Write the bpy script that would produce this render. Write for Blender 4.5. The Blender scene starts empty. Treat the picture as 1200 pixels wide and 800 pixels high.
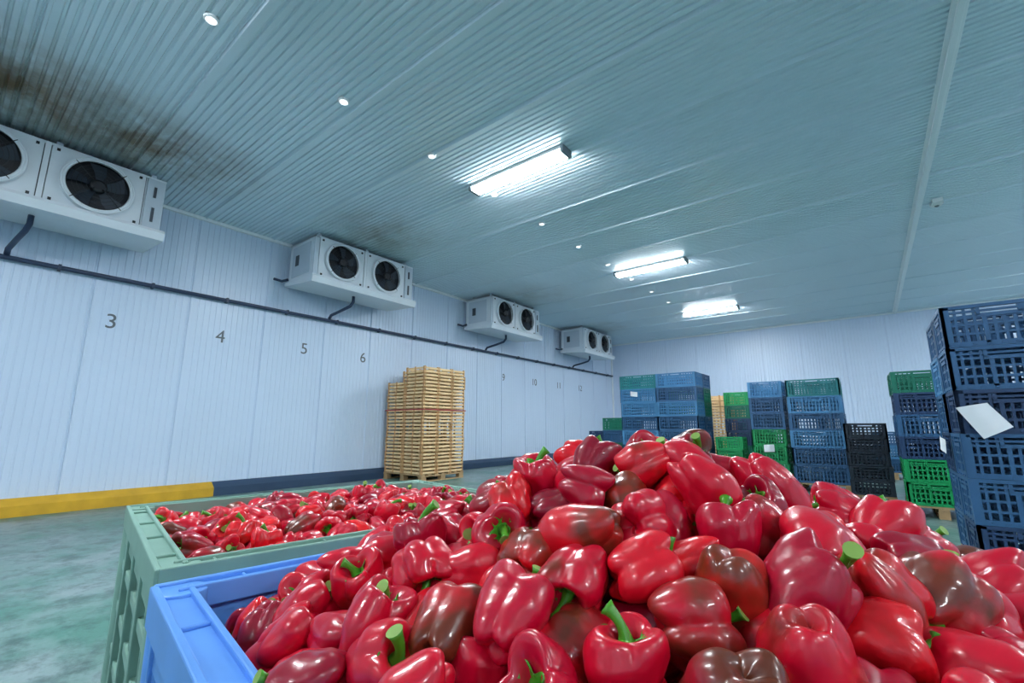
import bpy, math, random
import numpy as np
from mathutils import Vector, Matrix, Quaternion
random.seed(7); rng=np.random.RandomState(11)
S=bpy.context.scene
COL=S.collection
# ------------------------------------------------------------------ helpers
def lin(c):
    return tuple(((v/255.0)/12.92 if v/255.0<=0.04045 else (((v/255.0)+0.055)/1.055)**2.4) for v in c)
def mat_new(name):
    m=bpy.data.materials.new(name); m.use_nodes=True
    return m, m.node_tree.nodes, m.node_tree.links, m.node_tree.nodes['Principled BSDF']
def simple(name,rgb,rough=0.5,metal=0.0,noise=0.12,scale=6.0,coat=0.0,bump=0.0):
    m,N,L,b=mat_new(name)
    c=lin(rgb)
    tc=N.new('ShaderNodeTexCoord'); nz=N.new('ShaderNodeTexNoise')
    nz.inputs['Scale'].default_value=scale; nz.inputs['Detail'].default_value=5
    L.new(tc.outputs['Object'],nz.inputs['Vector'])
    mx=N.new('ShaderNodeMix'); mx.data_type='RGBA'
    mx.inputs['A'].default_value=(*[v*(1-noise) for v in c],1)
    mx.inputs['B'].default_value=(*[min(1,v*(1+noise)) for v in c],1)
    L.new(nz.outputs['Fac'],mx.inputs['Factor']); L.new(mx.outputs['Result'],b.inputs['Base Color'])
    b.inputs['Roughness'].default_value=rough; b.inputs['Metallic'].default_value=metal
    b.inputs['Coat Weight'].default_value=coat
    if bump:
        bp=N.new('ShaderNodeBump'); bp.inputs['Strength'].default_value=bump; bp.inputs['Distance'].default_value=0.01
        L.new(nz.outputs['Fac'],bp.inputs['Height']); L.new(bp.outputs['Normal'],b.inputs['Normal'])
    return m
class MB:
    def __init__(s): s.v=[]; s.f=[]; s.m=[]; s.sm=[]
    def obox(s,c,ax,h,mat=0):
        c=Vector(c); b=len(s.v)
        for dx in(-1,1):
            for dy in(-1,1):
                for dz in(-1,1):
                    s.v.append(tuple(c+ax[0]*(h[0]*dx)+ax[1]*(h[1]*dy)+ax[2]*(h[2]*dz)))
        for q in((0,1,3,2),(4,6,7,5),(0,4,5,1),(2,3,7,6),(0,2,6,4),(1,5,7,3)):
            s.f.append(tuple(b+i for i in q)); s.m.append(mat); s.sm.append(False)
    def box(s,x0,x1,y0,y1,z0,z1,mat=0):
        s.obox(((x0+x1)/2,(y0+y1)/2,(z0+z1)/2),(Vector((1,0,0)),Vector((0,1,0)),Vector((0,0,1))),((x1-x0)/2,(y1-y0)/2,(z1-z0)/2),mat)
    def tube(s,pts,rad,n=12,mat=0,cap=True):
        pts=[Vector(p) for p in pts]
        if not hasattr(rad,'__len__'): rad=[rad]*len(pts)
        b=len(s.v)
        prev=None
        for i,p in enumerate(pts):
            t=(pts[min(i+1,len(pts)-1)]-pts[max(i-1,0)]).normalized()
            if prev is None:
                u=t.orthogonal().normalized()
            else:
                u=(prev-t*prev.dot(t)).normalized()
            prev=u; w=t.cross(u)
            for k in range(n):
                a=2*math.pi*k/n
                s.v.append(tuple(p+(u*math.cos(a)+w*math.sin(a))*rad[i]))
        for i in range(len(pts)-1):
            for k in range(n):
                k2=(k+1)%n
                s.f.append((b+i*n+k,b+i*n+k2,b+(i+1)*n+k2,b+(i+1)*n+k)); s.m.append(mat); s.sm.append(True)
        if cap:
            s.f.append(tuple(b+k for k in range(n))[::-1]); s.m.append(mat); s.sm.append(False)
            e=b+(len(pts)-1)*n
            s.f.append(tuple(e+k for k in range(n))); s.m.append(mat); s.sm.append(False)
    def ring(s,c,r,rt,axis='x',n=40,k=6,mat=0):
        b=len(s.v)
        for i in range(n):
            a=2*math.pi*i/n
            for j in range(k):
                q=2*math.pi*j/k
                rr=r+rt*math.cos(q); d=rt*math.sin(q)
                s.v.append((c[0]+d,c[1]+rr*math.cos(a),c[2]+rr*math.sin(a)))
        for i in range(n):
            for j in range(k):
                i2=(i+1)%n; j2=(j+1)%k
                s.f.append((b+i*k+j,b+i2*k+j,b+i2*k+j2,b+i*k+j2)); s.m.append(mat); s.sm.append(True)
    def mesh(s,name,mats):
        me=bpy.data.meshes.new(name); me.from_pydata(s.v,[],s.f)
        for m in mats: me.materials.append(m)
        me.polygons.foreach_set('material_index',s.m); me.polygons.foreach_set('use_smooth',s.sm)
        me.update(); return me
def put(name,me,parent=None,loc=(0,0,0),rot=None):
    o=bpy.data.objects.new(name,me); COL.objects.link(o); o.location=loc
    if rot is not None: o.rotation_euler=rot
    if parent: o.parent=parent
    return o
def empty(name,loc=(0,0,0)):
    o=bpy.data.objects.new(name,None); COL.objects.link(o); o.location=loc; o.empty_display_size=0.2; return o
def bevel(o,w=0.006,seg=2):
    b=o.modifiers.new('bevel','BEVEL'); b.width=w; b.segments=seg; b.limit_method='ANGLE'; return o

# ------------------------------------------------------------------ room
XW,XR,Y0,YB,H=-8.5,8.5,-8.0,17.9,4.55
def panel_mat(name,rgb,rough,metal,stains=(),darken=0.1):
    m,N,L,b=mat_new(name); c=lin(rgb)
    tc=N.new('ShaderNodeTexCoord'); nz=N.new('ShaderNodeTexNoise'); nz.inputs['Scale'].default_value=0.7; nz.inputs['Detail'].default_value=6
    L.new(tc.outputs['Object'],nz.inputs['Vector'])
    mx=N.new('ShaderNodeMix'); mx.data_type='RGBA'
    mx.inputs['A'].default_value=(*[v*(1-darken) for v in c],1); mx.inputs['B'].default_value=(*[min(1,v*(1+darken)) for v in c],1)
    L.new(nz.outputs['Fac'],mx.inputs['Factor']); out=mx.outputs['Result']
    if stains:
        n2=N.new('ShaderNodeTexNoise'); n2.inputs['Scale'].default_value=1.6; n2.inputs['Detail'].default_value=7; n2.inputs['Roughness'].default_value=0.65
        L.new(tc.outputs['Object'],n2.inputs['Vector'])
        for (p,r,s) in stains:
            d=N.new('ShaderNodeVectorMath'); d.operation='DISTANCE'; d.inputs[1].default_value=p
            L.new(tc.outputs['Object'],d.inputs[0])
            mr=N.new('ShaderNodeMapRange'); mr.inputs['From Min'].default_value=r; mr.inputs['From Max'].default_value=0
            mr.inputs['To Min'].default_value=0; mr.inputs['To Max'].default_value=s; mr.interpolation_type='SMOOTHSTEP'
            L.new(d.outputs['Value'],mr.inputs['Value'])
            nr=N.new('ShaderNodeMapRange'); nr.inputs['From Min'].default_value=0.30; nr.inputs['From Max'].default_value=0.62
            L.new(n2.outputs['Fac'],nr.inputs['Value'])
            mu=N.new('ShaderNodeMath'); mu.operation='MULTIPLY'; L.new(mr.outputs['Result'],mu.inputs[0]); L.new(nr.outputs['Result'],mu.inputs[1])
            m2=N.new('ShaderNodeMix'); m2.data_type='RGBA'; m2.inputs['B'].default_value=(*lin((118,96,72)),1)
            L.new(mu.outputs['Value'],m2.inputs['Factor']); L.new(out,m2.inputs['A']); out=m2.outputs['Result']
    L.new(out,b.inputs['Base Color'])
    b.inputs['Roughness'].default_value=rough; b.inputs['Metallic'].default_value=metal
    return m
M_ceil=panel_mat('ceiling_pale_blue_panel',(214,230,240),0.28,0.1,
   [((-6.7,0.1,H),1.8,1.0),((-6.9,1.4,H),1.5,1.0),((-6.6,4.7,H),1.4,0.6),((-6.7,9.6,H),1.5,0.3),((-6.8,14.4,H),1.2,0.3)],0.06)
M_wall=panel_mat('wall_white_panel',(206,221,242),0.34,0.0,(),0.05)
def corrugated(name,a0,a1,pitch,groove,depth,joint,w0,w1,mp,mat,jd=3.2):
    prof=[]; a=a0; nj=a0+joint
    while a<a1-pitch:
        if a>=nj:
            prof+=[(a,0),(a+0.004,depth*jd),(a+0.014,depth*jd),(a+0.018,0),(a+0.022,-depth),(a+0.045,-depth),(a+0.05,0)]
            a+=0.065; nj+=joint
        prof+=[(a,0),(a+pitch-groove,0),(a+pitch-groove*0.75,depth),(a+pitch-groove*0.25,depth)]
        a+=pitch
    prof.append((a1,0))
    v=[];f=[]
    for (l,d) in prof: v.append(mp(l,w0,d)); v.append(mp(l,w1,d))
    for i in range(len(prof)-1): f.append((2*i,2*i+1,2*i+3,2*i+2))
    me=bpy.data.meshes.new(name); me.from_pydata(v,[],f); me.materials.append(mat); me.update()
    return put(name,me)
corrugated('ceiling',Y0,YB,0.075,0.035,0.018,1.15,XW,XR,lambda l,w,d:(w,l,H+d),M_ceil,0.8)
corrugated('wall_left',Y0,YB,0.085,0.026,0.008,1.15,0,H,lambda l,w,d:(XW-d,l,w),M_wall,1.5)
corrugated('wall_back',XW,XR,0.085,0.026,0.008,1.15,0,H,lambda l,w,d:(l,YB+d,w),M_wall,1.5)
corrugated('wall_right',Y0,YB,0.085,0.02,0.003,1.15,0,H,lambda l,w,d:(XR+d,l,w),M_wall)
corrugated('wall_front',XW,XR,0.085,0.02,0.003,1.15,0,H,lambda l,w,d:(l,Y0-d,w),M_wall)
# floor
m,N,L,b=mat_new('floor_worn_green_resin')
tc=N.new('ShaderNodeTexCoord')
n1=N.new('ShaderNodeTexNoise'); n1.inputs['Scale'].default_value=0.8; n1.inputs['Detail'].default_value=9; n1.inputs['Roughness'].default_value=0.7
n2=N.new('ShaderNodeTexNoise'); n2.inputs['Scale'].default_value=6; n2.inputs['Detail'].default_value=9; n2.inputs['Roughness'].default_value=0.75
for n in(n1,n2): L.new(tc.outputs['Object'],n.inputs['Vector'])
r1=N.new('ShaderNodeValToRGB'); r1.color_ramp.elements[0].position=0.42; r1.color_ramp.elements[0].color=(*lin((80,128,116)),1)
r1.color_ramp.elements[1].position=0.6; r1.color_ramp.elements[1].color=(*lin((132,150,152)),1)
L.new(n1.outputs['Fac'],r1.inputs['Fac'])
r2=N.new('ShaderNodeValToRGB'); r2.color_ramp.elements[0].position=0.38; r2.color_ramp.elements[0].color=(0.2,0.28,0.26,1)
r2.color_ramp.elements[1].position=0.54; r2.color_ramp.elements[1].color=(1,1,1,1)
L.new(n2.outputs['Fac'],r2.inputs['Fac'])
mx=N.new('ShaderNodeMix'); mx.data_type='RGBA'; mx.blend_type='MULTIPLY'; mx.inputs['Factor'].default_value=0.75
L.new(r1.outputs['Color'],mx.inputs['A']); L.new(r2.outputs['Color'],mx.inputs['B']); L.new(mx.outputs['Result'],b.inputs['Base Color'])
mr=N.new('ShaderNodeMapRange'); mr.inputs['To Min'].default_value=0.25; mr.inputs['To Max'].default_value=0.55
L.new(n2.outputs['Fac'],mr.inputs['Value']); L.new(mr.outputs['Result'],b.inputs['Roughness'])
M_floor=m
B=MB(); B.box(XW,XR,Y0,YB,-0.1,0); put('floor',B.mesh('floor',[M_floor]))
# curbs / baseboards
M_yel=simple('curb_yellow_paint',(208,160,36),0.55,noise=0.35,scale=4)
M_navy=simple('curb_navy_paint',(44,66,92),0.5,noise=0.15)
def curb(name,y0,y1,mat):
    B=MB(); b0=len(B.v)
    prof=[(XW,0),(XW+0.17,0),(XW+0.17,0.13),(XW+0.05,0.21),(XW,0.21)]
    for y in(y0,y1):
        for (x,z) in prof: B.v.append((x,y,z))
    n=len(prof)
    for i in range(n):
        j=(i+1)%n; B.f.append((i,j,n+j,n+i)); B.m.append(0); B.sm.append(False)
    B.f.append(tuple(range(n))); B.f.append(tuple(range(n,2*n))[::-1]); B.m+=[0,0]; B.sm+=[False,False]
    put(name,B.mesh(name,[mat]))
curb('baseboard_left_yellow',Y0,3.0,M_yel); curb('baseboard_left',3.0,YB-0.15,M_navy)
B=MB(); B.box(XW,XR,YB-0.14,YB,0,0.18); put('baseboard_back',B.mesh('bb',[M_navy]))
# corner trims
M_trim=simple('trim_white_metal',(236,242,246),0.35,noise=0.04)
B=MB(); B.box(XW,XW+0.05,Y0,YB,H-0.05,H); B.box(XW,XR,YB-0.05,YB,H-0.05,H); B.box(XW,XW+0.05,YB-0.05,YB,0.2,H)
put('trim_1',B.mesh('trim',[M_trim]))
B=MB(); B.box(0.93,1.05,Y0,YB,H-0.02,H,0); B.box(0.965,1.015,Y0,YB,H-0.06,H-0.02,0)
bevel(put('trim_2',B.mesh('trim2',[M_trim])),0.006)
# conduit pipe on the left wall
M_pipe=simple('pipe_dark_blue',(40,56,84),0.4,noise=0.1)
B=MB(); B.tube([(XW+0.07,Y0+0.05,3.2),(XW+0.07,YB-0.1,3.2)],0.032,12)
for k in range(25):
    y=Y0+0.6+k*1.03; B.box(XW+0.012,XW+0.11,y-0.015,y+0.015,3.16,3.24)
put('drain_pipe',B.mesh('drain_pipe',[M_pipe]))
# wall numbers
M_num=simple('numeral_grey_paint',(96,102,112),0.6)
for t,y,z in(('3',1.47,2.57),('4',2.89,2.57),('5',4.35,2.56),('6',5.66,2.54),('9',10.5,2.52),('10',12.1,2.5),('11',13.6,2.5),('12',15.1,2.5)):
    cu=bpy.data.curves.new('wall_number','FONT'); cu.body=t; cu.size=0.3; cu.align_x='CENTER'; cu.align_y='CENTER'; cu.extrude=0.002
    cu.materials.append(M_num)
    o=bpy.data.objects.new('wall_number',cu); COL.objects.link(o); o.location=(XW+0.004,y,z); o.rotation_euler=(math.pi/2,0,math.pi/2)

# ------------------------------------------------------------------ lamps
M_fix=simple('fixture_white',(236,238,240),0.4,noise=0.02)
M_grey=simple('fixture_endcap_grey',(120,130,135),0.5)
def glow(name,st):
    m,N,L,b=mat_new(name)
    b.inputs['Base Color'].default_value=(1,1,1,1); b.inputs['Emission Color'].default_value=(0.9,0.965,1.0,1); b.inputs['Emission Strength'].default_value=st
    return m
M_glow=glow('lamp_diffuser_glow',212); M_side_glow=glow('lamp_diffuser_side_glow',48); M_disc_glow=glow('disc_added_glow',1.6)
def lamp_mesh():
    B=MB(); B.box(-0.79,0.79,-0.10,0.10,-0.045,0,0); B.box(-0.755,0.755,-0.085,0.085,-0.088,-0.044,3)
    B.box(-0.755,0.755,-0.082,0.082,-0.094,-0.0885,2)
    B.box(-0.8,-0.757,-0.104,0.104,-0.098,-0.0,1); B.box(0.757,0.8,-0.104,0.104,-0.098,-0.0,1)
    return B.mesh('fluorescent_light',[M_fix,M_grey,M_glow,M_side_glow])
LM=lamp_mesh()
for x in(-3.42,4.6):  # right-hand row is out of view, added to even out the light
    for y in(-5.1,-0.3,4.5,9.3,14.1):
        put('fluorescent_ceiling_light',LM,loc=(x,y,H-0.001))
# row of small round ceiling discs, faces given an added glow to look white
B=MB()
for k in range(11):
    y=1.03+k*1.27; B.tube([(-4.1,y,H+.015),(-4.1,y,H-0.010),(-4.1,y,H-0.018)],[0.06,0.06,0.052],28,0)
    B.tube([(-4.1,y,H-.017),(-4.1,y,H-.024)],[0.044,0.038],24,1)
put('ceiling_disc_row',B.mesh('ceiling_discs',[M_fix,M_disc_glow]))
B=MB(); B.tube([(0,0,0),(0,0,-0.03),(0,0,-0.06)],[0.085,0.085,0.06],24,0); B.box(-0.06,0.06,-0.18,-0.06,-0.06,0,0); B.tube([(0,0,-0.06),(0,0,-0.075)],[0.03,0.02],16,1)
put('smoke_detector',B.mesh('smoke_detector',[M_fix,M_grey]),loc=(1.22,9.3,H))

# ------------------------------------------------------------------ evaporator coolers
M_unit=simple('cooler_white_enamel',(214,222,230),0.35,noise=0.05)
M_side=simple('cooler_panel_grey',(186,198,210),0.4,noise=0.06)
M_blk=simple('fan_black',(16,20,28),0.45)
M_blade=simple('fan_blade_grey',(46,54,66),0.35)
M_lab=simple('label_dark',(60,66,76),0.5)
def cooler():
    B=MB()
    B.box(-0.86,0,-1.03,1.18,0.12,0.88,0)
    B.box(0,0.02,-1.03,-0.95,0.12,0.88,1)
    for fy in(-0.49,0.49):
        n=48; b0=len(B.v); R=0.36; hx=0.455; hz=0.37; cz=0.50
        for i in range(n):
            a=2*math.pi*i/n; c,s=math.cos(a),math.sin(a)
            t=min(hx/max(abs(c),1e-6),hz/max(abs(s),1e-6))
            B.v.append((0.035,fy+R*c,cz+R*s)); B.v.append((0.035,fy+t*c,cz+t*s)); B.v.append((0.0,fy+t*c,cz+t*s)); B.v.append((0.09,fy+(R-0.015)*c,cz+(R-0.015)*s)); B.v.append((0.005,fy+(R-0.03)*c,cz+(R-0.03)*s))
        for i in range(n):
            j=(i+1)%n; a=b0+5*i; d=b0+5*j
            for q in((0,1),(1,2),(3,0),(4,3)):
                B.f.append((a+q[0],d+q[0],d+q[1],a+q[1])); B.m.append(0); B.sm.append(q==(3,0))
        B.ring((0.09,fy,cz),R-0.015,0.014,mat=0)
        B.ring((0.085,fy,cz),R-0.038,0.018,mat=0)
        B.tube([(0.004,fy,cz),(0.012,fy,cz)],R-0.03,48,2)
        for k in range(5):
            a=2*math.pi*k/5+0.3; b1=len(B.v)
            for (rr,da,xx) in((0.07,-0.35,0.02),(0.07,0.45,0.07),(0.19,-0.32,0.018),(0.19,0.36,0.075),(0.30,-0.18,0.02),(0.30,0.42,0.075)):
                B.v.append((xx,fy+rr*math.cos(a+da),cz+rr*math.sin(a+da)))
            for q in((0,1,3,2),(2,3,5,4)):
                B.f.append(tuple(b1+i for i in q)); B.m.append(3); B.sm.append(True)
        B.tube([(0.01,fy,cz),(0.085,fy,cz),(0.095,fy,cz)],[0.085,0.085,0.06],24,2)
        for rr in(0.12,0.165,0.21,0.255,0.3): B.ring((0.1,fy,cz),rr,0.003,k=4,mat=2)
        for k in range(4):
            a=math.pi/4+k*math.pi/2
            B.tube([(0.1,fy+0.05*math.cos(a),cz+0.05*math.sin(a)),(0.1,fy+0.345*math.cos(a),cz+0.345*math.sin(a))],0.005,6,2)
            sy=1 if math.cos(a)>0 else -1; sz=1 if math.sin(a)>0 else -1
            B.box(0.03,0.05,fy+0.4*sy-0.015,fy+0.4*sy+0.015,cz+0.32*sz-0.015,cz+0.32*sz+0.015,2)
        for yy in(fy-0.462,fy+0.462): B.box(0,0.006,yy-0.004,yy+0.004,0.13,0.87,4)
    B.box(0,0.03,0.975,1.17,0.14,0.86,1); B.box(0.03,0.045,1.05,1.08,0.25,0.45,4); B.box(0.03,0.045,1.05,1.08,0.6,0.75,4)
    B.box(0.0,0.045,-0.025,0.025,0.12,0.88,0)
    b0=len(B.v)
    for y in(-1.08,1.22):
        for (x,z) in((-0.88,0.14),(0.1,0.14),(0.12,0.1),(0.09,0.0),(-0.88,0.07)): B.v.append((x,y,z))
    for i in range(5):
        j=(i+1)%5; B.f.append((b0+i,b0+j,b0+5+j,b0+5+i)); B.m.append(0); B.sm.append(False)
    B.f.append(tuple(b0+i for i in range(5))); B.f.append(tuple(b0+5+i for i in range(5))[::-1]); B.m+=[0,0]; B.sm+=[False,False]
    for y in(-0.9,0.1,1.05):
        for x in(-0.7,-0.1): B.box(x-0.02,x+0.02,y-0.03,y+0.03,0.88,0.975,1)
    B.box(-0.75,-0.12,-1.04,-1.03,0.22,0.8,1); B.box(-0.62,-0.5,-1.046,-1.04,0.42,0.62,4)
    B.box(-0.9,0.02,-1.03,1.18,0.86,0.89,0)
    B.tube([(-0.3,0.0,0.05),(-0.3,0.0,-0.08),(-0.36,-0.02,-0.16),(-0.6,-0.06,-0.22),(-0.9,-0.1,-0.28),(-0.96,-0.1,-0.34)],0.03,12,5)
    B.tube([(-0.96,-1.25,0.2),(-0.86,-1.15,0.16),(-0.8,-1.06,0.2)],0.025,10,5)
    return B.mesh('evaporator_cooler',[M_unit,M_side,M_blk,M_blade,M_lab,M_pipe])
CM=cooler()
for y in(0.45,4.87,9.68,14.55):
    put('evaporator_cooler',CM,loc=(-7.45,y,3.575))

# ------------------------------------------------------------------ bell peppers
def pepper_mat():
    m,N,L,b=mat_new('pepper_red_skin')
    oi=N.new('ShaderNodeObjectInfo'); tc=N.new('ShaderNodeTexCoord')
    add=N.new('ShaderNodeVectorMath'); add.operation='ADD'
    mul=N.new('ShaderNodeMath'); mul.operation='MULTIPLY'; mul.inputs[1].default_value=37.0
    L.new(oi.outputs['Random'],mul.inputs[0]); L.new(tc.outputs['Object'],add.inputs[0]); L.new(mul.outputs[0],add.inputs[1])
    nz=N.new('ShaderNodeTexNoise'); nz.inputs['Scale'].default_value=13; nz.inputs['Detail'].default_value=3
    L.new(add.outputs[0],nz.inputs['Vector'])
    rr=N.new('ShaderNodeValToRGB'); e=rr.color_ramp.elements
    e[0].position=0.0; e[0].color=(*lin((138,2,36)),1); e[1].position=1.0; e[1].color=(*lin((226,18,26)),1)
    x=e.new(0.2); x.color=(*lin((188,3,44)),1); x=e.new(0.75); x.color=(*lin((208,5,40)),1)
    L.new(oi.outputs['Random'],rr.inputs['Fac'])
    m2=N.new('ShaderNodeMath'); m2.operation='MULTIPLY'; m2.inputs[1].default_value=13.7; L.new(oi.outputs['Random'],m2.inputs[0])
    fr=N.new('ShaderNodeMath'); fr.operation='FRACT'; L.new(m2.outputs[0],fr.inputs[0])
    g=N.new('ShaderNodeMapRange'); g.inputs['From Min'].default_value=0.74; g.inputs['From Max'].default_value=1.0; g.inputs['To Min'].default_value=0.0; g.inputs['To Max'].default_value=0.34
    L.new(fr.outputs[0],g.inputs['Value'])
    sm=N.new('ShaderNodeMath'); sm.operation='ADD'; L.new(nz.outputs['Fac'],sm.inputs[0]); L.new(g.outputs['Result'],sm.inputs[1])
    mk=N.new('ShaderNodeMapRange'); mk.inputs['From Min'].default_value=0.66; mk.inputs['From Max'].default_value=0.86; L.new(sm.outputs[0],mk.inputs['Value']); mk.inputs['To Max'].default_value=0.85
    mx=N.new('ShaderNodeMix'); mx.data_type='RGBA'; mx.inputs['B'].default_value=(*lin((76,50,24)),1)
    L.new(mk.outputs['Result'],mx.inputs['Factor']); L.new(rr.outputs['Color'],mx.inputs['A'])
    L.new(mx.outputs['Result'],b.inputs['Base Color'])
    b.inputs['Roughness'].default_value=0.32; b.inputs['Specular IOR Level'].default_value=0.45
    b.inputs['Coat Weight'].default_value=0.42; b.inputs['Coat Roughness'].default_value=0.07
    bp=N.new('ShaderNodeBump'); bp.inputs['Strength'].default_value=0.24; bp.inputs['Distance'].default_value=0.004
    n3=N.new('ShaderNodeTexNoise'); n3.inputs['Scale'].default_value=45; n3.inputs['Detail'].default_value=3; L.new(add.outputs[0],n3.inputs['Vector'])
    L.new(n3.outputs['Fac'],bp.inputs['Height']); L.new(bp.outputs['Normal'],b.inputs['Normal'])
    return m
M_pep=pepper_mat()
M_stem=simple('pepper_green_stem',(72,146,34),0.35,noise=0.35,scale=60)
M_cut=simple('pepper_stem_cut',(130,164,74),0.6)
P=np.array([(0,.42),(.13,.45),(.28,.58),(.46,.80),(.66,.95),(.84,.96),(.96,.80),(1.02,.52),(1.02,.20),(.99,-.12),(.93,-.42),(.82,-.68),(.65,-.87),(.45,-.92),(.22,-.80),(0,-.64)])
def prof(t):
    x=t*(len(P)-1); i=int(min(x,len(P)-2)); f=x-i
    p1=P[i];p2=P[i+1]
    p0=P[i-1] if i>0 else np.array([-P[1][0],P[1][1]])
    p3=P[i+2] if i<len(P)-2 else np.array([-P[-2][0],P[-2][1]])
    return 0.5*((2*p1)+(-p0+p2)*f+(2*p0-5*p1+4*p2-p3)*f*f+(-p0+3*p1-3*p2+p3)*f**3)
def pepper(seed,nl,elong,depth,tap=None):
    rs=random.Random(seed)
    B=MB(); NT,NP=76,40
    R=0.0465
    wd=[1+rs.uniform(-.28,.28) for _ in range(nl)]; tot=sum(wd); bd=[0]
    for q in wd: bd.append(bd[-1]+q/tot*2*math.pi)
    amps=[wd[i]**.35*rs.uniform(.90,1.06) for i in range(nl)]
    lobz=[rs.uniform(-.20,.14) for _ in range(nl)]; shz=[rs.uniform(-.08,.12) for _ in range(nl)]
    bul=[rs.uniform(-.8,.8) for _ in range(nl)]
    shear=(rs.uniform(-.18,.18),rs.uniform(-.18,.18))
    w1=rs.uniform(-.08,.08); tap=rs.uniform(-.02,.18) if tap is None else tap
    tw=rs.uniform(-.3,.3)
    c_,ro={3:(.42,.62),4:(.38,.64)}[nl]
    fm=math.pi/nl; rp=c_+ro; rv=c_*math.cos(fm)+math.sqrt(ro*ro-(c_*math.sin(fm))**2)
    dn=[rs.uniform(0,6.28) for _ in range(6)]
    for ip in range(NP+1):
        t=ip/NP; r,z=prof(t); r=max(r,0)
        for k in range(NT):
            th=2*math.pi*(k+.5)/NT
            li=max(i for i in range(nl) if bd[i]<=th); fu=(th-bd[li])/(bd[li+1]-bd[li])
            ph=(fu-.5)*2*fm
            lobe=(c_*math.cos(ph)+math.sqrt(max(ro*ro-(c_*math.sin(ph))**2,0))-rv)/(rp-rv)
            lobe=math.sqrt(lobe*lobe+.010)
            s2=math.sin(math.pi*fu)
            side=math.sin(math.pi*t)**.6 if 0<t<1 else 0
            w=depth*(0.4+0.6*side)+(0.20*math.sin(math.pi*min(1,t/.5)) if t<.5 else 0)+(0.18*(t-.68)/.32 if t>.68 else 0)
            amp=1+(amps[li]-1)*s2**1.2+0.05*bul[li]*s2*math.sin(2*math.pi*t)
            rr=r*amp*(1-w*(1-lobe))*(1-tap*max(0,-z+.4))
            zz=z
            if t<.5: zz+=(0.20*(lobe-.55)+shz[li]*s2)*math.sin(math.pi*min(1,t/.5))
            if t>.6: zz+=(lobz[li]*s2-0.18*(lobe-.5))*math.sin(math.pi*min(1,(t-.6)/.45))
            rr*=1+w1*math.cos(2*th+1)+0.024*math.sin(5*z+dn[0]+2*th)*side+0.018*math.sin(8*z+dn[1]-3*th)*side
            bow=.08*math.sin(math.pi*t); tt=th+tw*z*.5
            x=rr*math.cos(tt)+shear[0]*zz+bow; y=rr*math.sin(tt)+shear[1]*zz
            B.v.append((x*R,y*R,zz*R*elong))
    for ip in range(NP):
        for k in range(NT):
            k2=(k+1)%NT
            B.f.append((ip*NT+k,(ip+1)*NT+k,(ip+1)*NT+k2,ip*NT+k2)); B.m.append(0); B.sm.append(True)
    b0=len(B.v); n=48; nlb=rs.choice([5,6])
    base=Vector((shear[0]*.45*R,shear[1]*.45*R,0))
    rings=[(0.0,.56),(.14,.55),(.26,.60),(.36,.71),(.44,.83),(.46,.80)]
    for (rr,zz) in rings:
        for k in range(n):
            th=2*math.pi*k/n
            q=rr*(1+0.22*math.cos(nlb*th)*(rr/.4))
            B.v.append((q*R*math.cos(th)+base.x,q*R*math.sin(th)+base.y,(zz+0.05*(rr/.4)*math.cos(nlb*th+.4))*R*elong))
    for i in range(len(rings)-1):
        for k in range(n):
            k2=(k+1)%n; B.f.append((b0+i*n+k,b0+(i+1)*n+k,b0+(i+1)*n+k2,b0+i*n+k2)[::-1]); B.m.append(1); B.sm.append(True)
    a=rs.uniform(0,6.28); L_=rs.uniform(.7,1.05); bend=rs.uniform(.3,.8)
    pts=[];rad=[]
    for i in range(9):
        s=i/8
        pts.append(base+Vector((math.cos(a)*bend*s*s*R,math.sin(a)*bend*s*s*R,(.54*elong+L_*s*(1-.2*s))*R)))
        rad.append(R*(.21-.10*math.sin(math.pi*min(1,s*1.0)**.8*.85)+(.03 if i==8 else 0)))
    B.tube(pts,rad,12,1)
    B.m[-1]=2
    return B.mesh('bell_pepper_mesh',[M_pep,M_stem,M_cut])
PM=[pepper(1,4,.92,.20),pepper(2,3,.98,.24),pepper(3,4,1.02,.17),pepper(4,3,.86,.22),pepper(5,4,.84,.22),pepper(6,4,.95,.15),pepper(8,3,1.06,.22,.2),pepper(9,4,.90,.26),pepper(12,3,.92,.18),pepper(15,4,.8,.2),pepper(21,3,.98,.2)]

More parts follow.
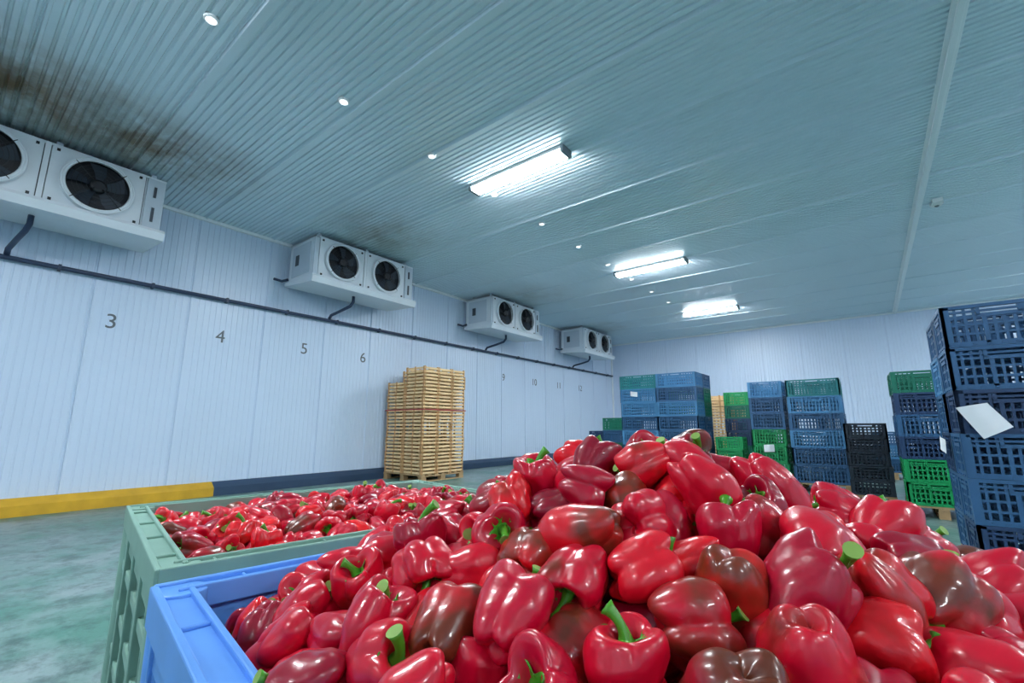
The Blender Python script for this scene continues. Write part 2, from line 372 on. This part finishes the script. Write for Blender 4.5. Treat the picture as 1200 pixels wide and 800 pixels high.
def inside_dist(poly,x,y):
    d=np.full(x.shape,1e9)
    n=len(poly)
    for i in range(n):
        p=poly[i]; q=poly[(i+1)%n]; tx,ty=q[0]-p[0],q[1]-p[1]; l=math.hypot(tx,ty)
        d=np.minimum(d,((x-p[0])*ty-(y-p[1])*tx)/l)
    return d
def fill(parent,poly,hf,depth,inset,r=0.0385,smin=.93,smax=1.1):
    xs=[p[0] for p in poly]; ys=[p[1] for p in poly]
    pts=np.zeros((0,3)); fails=0
    while len(pts)<1000 and fails<25:
        M=90
        x=rng.uniform(min(xs),max(xs),M); y=rng.uniform(min(ys),max(ys),M)
        ok=inside_dist(poly,x,y)>inset; x=x[ok]; y=y[ok]
        if not len(x): continue
        top=hf(x,y); z=top-depth
        if len(pts):
            d2=(x[:,None]-pts[None,:,0])**2+(y[:,None]-pts[None,:,1])**2
            c=np.where(d2<4*r*r,pts[None,:,2]+np.sqrt(np.maximum(4*r*r-d2,0)),-9)
            z=np.maximum(z,c.max(axis=1))
        s=z-top; i=int(np.argmin(s))
        if s[i]>0.004: fails+=1; continue
        fails=0
        pts=np.vstack([pts,[x[i],y[i],z[i]]])
    for p in pts:
        o=bpy.data.objects.new('bell_pepper',random.choice(PM)); COL.objects.link(o); o.parent=parent
        q=Quaternion((random.gauss(0,1),random.gauss(0,1),random.gauss(0,1),random.gauss(0,1))); q.normalize()
        o.rotation_mode='QUATERNION'; o.rotation_quaternion=q
        s=random.uniform(smin,smax); o.scale=(s*random.uniform(.95,1.06),s,s*random.uniform(.93,1.06))
        o.location=(p[0],p[1],p[2])
    return len(pts)

# ------------------------------------------------------------------ pallet boxes
RIM=0.80
blue=[(-1.05,.30),(-.86,1.50),(.17,1.50),(.27,.10)]
green=[(-2.156,.504),(-1.95,1.69),(-.955,1.52),(-1.16,.335)]
Z=Vector((0,0,1))
def bulk_bin(name,poly,mat):
    root=empty(name,(sum(p[0] for p in poly)/4,sum(p[1] for p in poly)/4,0))
    B=MB(); n=4
    def wall(p,q,k):
        p=Vector((*p,0)); q=Vector((*q,0)); t=(q-p); l=t.length; t.normalize(); nin=Vector((t.y,-t.x,0))
        e=0.0012*(k%2)
        def seg(a0,a1,i0,i1,z0,z1,m=0):
            c=p+t*((a0+a1)/2)+nin*((i0+i1)/2)+Z*((z0+z1)/2)
            B.obox(c,(t,nin,Z),((a1-a0)/2,(i1-i0)/2,(z1-z0)/2),m)
        seg(0.004,l-0.004,0.002,0.05,RIM-0.028-e,RIM-0.009-e)
        seg(0.0-e,l+e,-0.006,0.007,RIM-0.07+e,RIM-e)
        seg(0.03,l-0.03,0.044,0.054,RIM-0.04-e,RIM-e)
        for z0,z1 in((RIM-0.12,RIM-0.085),(0.60,0.63),(0.47,0.50),(0.34,0.37),(0.15,0.23)):
            seg(0.03,l-0.03,0.004,0.04,z0,z1)
        zs=[0.15,0.215,0.235,0.30,0.32,0.385,0.405,0.47,0.49,0.555,0.575,0.64,0.66,RIM-0.02]
        for i in range(0,len(zs)-1,2): seg(0.03,l-0.03,0.026,0.038,zs[i],zs[i+1])
        nb=int(l/0.085)
        for i in range(nb+1):
            a=0.05+(l-0.1)*i/nb
            seg(a-0.006 if i%3 else a-0.014,a+0.006 if i%3 else a+0.014,0.010 if i%3 else -0.002,0.034,0.15,RIM-0.03)
        for i in range(int(l/.24)):
            a=.14+i*.24; seg(a-.003,a+.003,.006,.046,RIM-.012,RIM-.004)
        for a0,a1 in((0.0,0.16),(l/2-0.09,l/2+0.09),(l-0.16,l)): seg(a0,a1,0.0+e,0.12,0.0,0.15-e)
    for i in range(n): wall(poly[i],poly[(i+1)%n],i)
    for i in range(n):
        p=Vector((*poly[i],0)); a=Vector((*poly[(i+1)%n],0))-p; b=Vector((*poly[i-1],0))-p; a.normalize(); b.normalize()
        c=p+(a+b)*0.036
        B.tube([c+Z*0.001,c+Z*(RIM-0.005)],0.042,24,0)
    b0=len(B.v); cx=sum(p[0] for p in poly)/4; cy=sum(p[1] for p in poly)/4
    for z in(0.152,0.18):
        for p in poly: B.v.append((cx+(p[0]-cx)*.97,cy+(p[1]-cy)*.97,z))
    B.f+=[(b0,b0+1,b0+2,b0+3),(b0+7,b0+6,b0+5,b0+4)]; B.m+=[0,0]; B.sm+=[False,False]
    o=put('bin_body',B.mesh(name,[mat])); bevel(o,0.003,2)
    o.parent=root; o.matrix_parent_inverse=Matrix.Translation(-root.location)
    return root
M_blue=simple('bin_blue_plastic',(92,150,226),0.42,noise=0.18,scale=7)
M_gbin=simple('bin_greygreen_plastic',(124,160,146),0.5,noise=0.22,scale=7)
bulk_bin('blue_plastic_pallet_bin',blue,M_blue)
bulk_bin('green_plastic_pallet_bin',green,M_gbin)
def hf_blue(x,y):
    dx=x+.345; dy=y-.86
    d=np.sqrt(dx**2+dy**2)
    return 1.046-0.49*(np.sqrt(d*d+.012)-.11)
def hf_green(x,y):
    d2=((x+1.55)/.5)**2+((y-1.0)/.6)**2
    return 0.800-0.045*np.minimum(d2,1.4)
e1=empty('bell_pepper_pile'); n1_=fill(e1,blue,lambda x,y:np.maximum(hf_blue(x,y),0.745),0.15,0.086,.0345,.84,1.0)
e2=empty('bell_pepper_pile'); n2_=fill(e2,green,hf_green,0.11,0.086,.0345,.84,1.0)
print('peppers',n1_,n2_)

# ------------------------------------------------------------------ crates
CRM={}
def cr_mat(rgb):
    if rgb not in CRM: CRM[rgb]=simple('crate_plastic_%d_%d_%d'%rgb,rgb,0.42,noise=0.15,scale=3)
    return CRM[rgb]
CRC={}
def crate_mesh(w,d,h,rgb):
    key=(w,d,h,rgb)
    if key in CRC: return CRC[key]
    B=MB(); g=0.004
    x1=w/2-g;y1=d/2-g;t=0.012
    for s in(0,1):
        for (L_,P_,sw) in((x1,y1,0),(y1,x1,1)):
            def seg(a0,a1,i0,i1,z0,z1):
                lo,hi=(-P_+i0,-P_+i1) if s==0 else (P_-i1,P_-i0)
                if sw==0: B.box(a0,a1,lo,hi,z0,z1)
                else: B.box(lo,hi,a0,a1,z0,z1)
            seg(-L_,L_,0,0.028,h-0.028,h-0.004)
            seg(-L_,L_,0.004,0.02,h-0.06,h-0.045)
            seg(-L_,L_,0.006,0.02,0.0,0.035)
            for z in(0.30,0.52,0.72): seg(-L_+.02,L_-.02,0.010,0.02,h*z-0.008,h*z+0.008)
            hw=0.09
            seg(-hw-.02,hw+.02,0.002,0.02,h*0.72-0.012,h*0.72+0.012)
            seg(-hw-.02,-hw,0.002,0.02,h*.72,h-.03); seg(hw,hw+.02,0.002,0.02,h*.72,h-.03)
            nb=max(4,int(2*L_/0.05))
            for i in range(nb+1):
                a=-L_+0.03+(2*L_-.06)*i/nb
                top=h-.03 if abs(a)>hw else h*.72
                wd=0.012 if i%4==0 else 0.008
                seg(a-wd,a+wd,0.006 if i%4==0 else 0.011,0.02,0.02,top)
            for cs in(-1,1):
                a0,a1=(-L_,-L_+.05) if cs<0 else (L_-.05,L_)
                seg(a0,a1,0.0,0.022,0.0,h-.01)
    nb=8
    for i in range(nb+1):
        a=-x1+.02+(2*x1-.04)*i/nb; B.box(a-.012,a+.012,-y1,y1,0.012,0.02)
    for i in range(6):
        a=-y1+.02+(2*y1-.04)*i/5; B.box(-x1,x1,a-.012,a+.012,0.006,0.014)
    me=B.mesh('plastic_crate',[cr_mat(rgb)]); CRC[key]=me; return me
M_wood=simple('pallet_wood',(176,144,104),0.75,noise=0.3,scale=9,bump=.2)
M_pine=simple('crate_pine_wood',(234,198,148),0.7,noise=0.25,scale=7,bump=.2)
M_pine2=simple('crate_pine_dark',(198,148,98),0.7,noise=0.25,scale=7,bump=.2)
def pallet_mesh(w,d):
    B=MB()
    for i in range(7):
        a=-d/2+.05+(d-.1)*i/6; B.box(-w/2,w/2,a-.045,a+.045,.118,.14)
    for x in(-w/2+.05,0,w/2-.05):
        B.box(x-.05,x+.05,-d/2,d/2,.098,.118); B.box(x-.05,x+.05,-d/2,d/2,0,.02)
        for y in(-d/2+.07,0,d/2-.07): B.box(x-.05,x+.05,y-.06,y+.06,.02,.098)
    return B.mesh('pallet',[M_wood])
DN=(40,66,104); NV=(52,96,138); BL=(76,138,186); TL=(40,130,136); GR=(20,154,88); DG=(24,116,94); BK=(26,36,50)
def stack(x0,y0,w,d,h,nx,ny,cols,pallet=True,jit=.008):
    W=w*nx; D=d*ny
    root=empty('plastic_crate_stack',(x0+W/2,y0+D/2,0))
    zb=0.0
    if pallet:
        put('pallet',pallet_mesh(max(W,.4),max(D,.4)),root); zb=.141
    for i in range(nx):
        for j in range(ny):
            cc=cols[(i,j)] if isinstance(cols,dict) else cols
            for k,c in enumerate(cc):
                o=put('crate',crate_mesh(w,d,h,c),root,(-W/2+w*(i+.5)+random.uniform(-jit,jit),-D/2+d*(j+.5)+random.uniform(-jit,jit),zb+k*(h-.002)))
                o.rotation_euler=(0,0,random.uniform(-.012,.012))
    return root
M_paper=simple('paper_label',(240,240,244),0.7,noise=0.02)
def paper(root,pts):
    me=bpy.data.meshes.new('paper_label'); a,b,c,d=[Vector(p) for p in pts]
    v=[];f=[];n=6; nn=(b-a).cross(d-a).normalized()
    for i in range(n+1):
        for j in range(n+1):
            u,w=i/n,j/n; p=a.lerp(b,u).lerp(d.lerp(c,u),w)-nn*0.012*math.sin(math.pi*u*1.3)
            v.append(tuple(p))
    for i in range(n):
        for j in range(n):
            q=i*(n+1)+j; f.append((q,q+1,q+n+2,q+n+1))
    me.from_pydata(v,[],f); me.materials.append(M_paper); me.update()
    for p in me.polygons: p.use_smooth=True
    put('paper_label',me,root)
s6=stack(.48,4.42,.6,.5,.30,2,2,{(0,0):[DN,NV,NV,DN,NV,NV],(1,0):[NV,DN,DN,NV,NV,DN],(0,1):[NV,NV,DN,NV,BL,NV],(1,1):[NV]*6})
paper(s6,[(-.60,-.535,1.21),(-.44,-.535,1.24),(-.34,-.54,1.08),(-.49,-.545,1.00)])
paper(s6,[(-.63,.26,1.02),(-.63,.10,.98),(-.635,.13,.87),(-.635,.28,.92)])
s5=stack(.27,7.6,.62,.45,.275,1,2,[GR,GR,DN,NV,DN,DG])
s5b=stack(.92,7.75,.62,.45,.275,1,2,[DN,NV,DN,DN,NV])
s4=stack(-.32,8.25,.5,.4,.2,1,2,[BK,BK,BK,BK,BK],True)
s3=stack(-1.13,9.4,.80,.5,.295,1,2,[NV,NV,BL,NV,BL,TL])
s2=stack(-1.80,9.75,.58,.45,.30,1,2,[GR,GR,GR,NV,NV,BL])
paper(s2,[(-.1,-.47,.75),(.07,-.47,.76),(.07,-.472,.63),(-.1,-.472,.62)])
s1=stack(-4.2,9.2,.8,.52,.29,2,2,{(0,0):[NV,NV,BL,NV,BL,BL,TL],(0,1):[NV,NV,BL,NV,BL,NV,NV],(1,0):[NV,BL,NV,NV,BL,NV,BL],(1,1):[DG,NV,NV,NV,DG,DG,NV]})
paper(s1,[(-.55,-.54,1.82),(-.4,-.54,1.80),(-.4,-.542,1.70),(-.55,-.542,1.72)])
stack(-2.45,10.6,.5,.4,.28,1,1,[DG,DG,DN,DN,DG,GR])
stack(-5.15,10.2,.6,.4,.29,1,2,[GR,DG,NV,DG])
stack(-5.95,11.0,.6,.4,.28,1,2,[NV,NV,DN])
stack(-2.35,11.3,.6,.4,.29,1,2,[TL,TL,TL,TL])
stack(-2.45,9.7,.5,.4,.25,1,1,[GR,GR,GR])
stack(.0,12.6,.6,.4,.28,1,2,[NV,BL,NV])

# ------------------------------------------------------------------ wooden crates
def wood_crate(w,d,h):
    B=MB(); x1=w/2-.004;y1=d/2-.004; t=.008
    for sx in(-1,1):
        for sy in(-1,1): B.box(*sorted((sx*x1,sx*(x1-.035))),*sorted((sy*(y1-t),sy*(y1-.035))),0,h-.003,1)
    for z0,z1 in((.016,.052),(.082,h-.022)):
        for s in(-1,1):
            B.box(-x1,x1,*sorted((s*y1,s*(y1-t))),z0,z1,0)
            B.box(*sorted((s*x1,s*(x1-t))),-y1+t,y1-t,z0,z1,0)
    for s in(-1,1):
        for q in(-1,0,1):
            B.box(q*(x1-.03)-.022,q*(x1-.03)+.022,*sorted((s*y1,s*(y1+.003))),.004,h-.006,1)
    for i in range(5):
        a=-y1+.035+(2*y1-.07)*i/4; B.box(-x1+.01,x1-.01,a-.03,a+.03,.004,.012,0)
    return B.mesh('wooden_crate',[M_pine,M_pine2])
WC=wood_crate(.6,.4,.145)
def wood_stack(x0,y0,rows_fn,nx,ny,strap=True):
    W=.6*nx;D=.4*ny
    root=empty('wooden_crate_stack',(x0+W/2,y0+D/2,0))
    put('pallet',pallet_mesh(W,D),root)
    for i in range(nx):
        for j in range(ny):
            for k in range(rows_fn(i,j)):
                o=put('crate',WC,root,(-W/2+.6*(i+.5)+random.uniform(-.012,.012),-D/2+.4*(j+.5)+random.uniform(-.008,.008),.141+k*.146))
                o.rotation_euler=(0,0,random.uniform(-.012,.012)+(math.pi if random.random()<.5 else 0))
    if strap:
        B=MB(); z=1.42
        B.box(-W/2-.02,W/2+.02,-D/2-.022,-D/2-.018,z,z+.02); B.box(W/2+.016,W/2+.02,-D/2-.022,D/2+.02,z,z+.02)
        B.box(-W/2-.02,W/2+.02,D/2+.016,D/2+.02,z,z+.02); B.box(-W/2-.02,-W/2-.016,-D/2-.022,D/2+.02,z,z+.02)
        put('strap',B.mesh('strap',[simple('strap_red',(170,50,60),.5)]),root)
    return root
wood_stack(-8.3,6.2,lambda i,j: (13 if (i==0 and j==0) else 15),2,3)
wood_stack(-3.3,12.6,lambda i,j:12,2,2,False)

# ------------------------------------------------------------------ world + camera
w=bpy.data.worlds.new('World'); S.world=w; w.use_nodes=True
w.node_tree.nodes['Background'].inputs[0].default_value=(.55,.7,.8,1); w.node_tree.nodes['Background'].inputs[1].default_value=0.3
cam=bpy.data.cameras.new('camera'); co=bpy.data.objects.new('camera',cam); COL.objects.link(co)
cam.sensor_width=36; cam.lens=530/1200*36; cam.clip_start=0.02; cam.clip_end=100
co.location=(0,0,1.08); co.rotation_euler=(math.radians(90+10.68),0,math.radians(37.9))
S.camera=co
S.view_settings.view_transform='Standard'
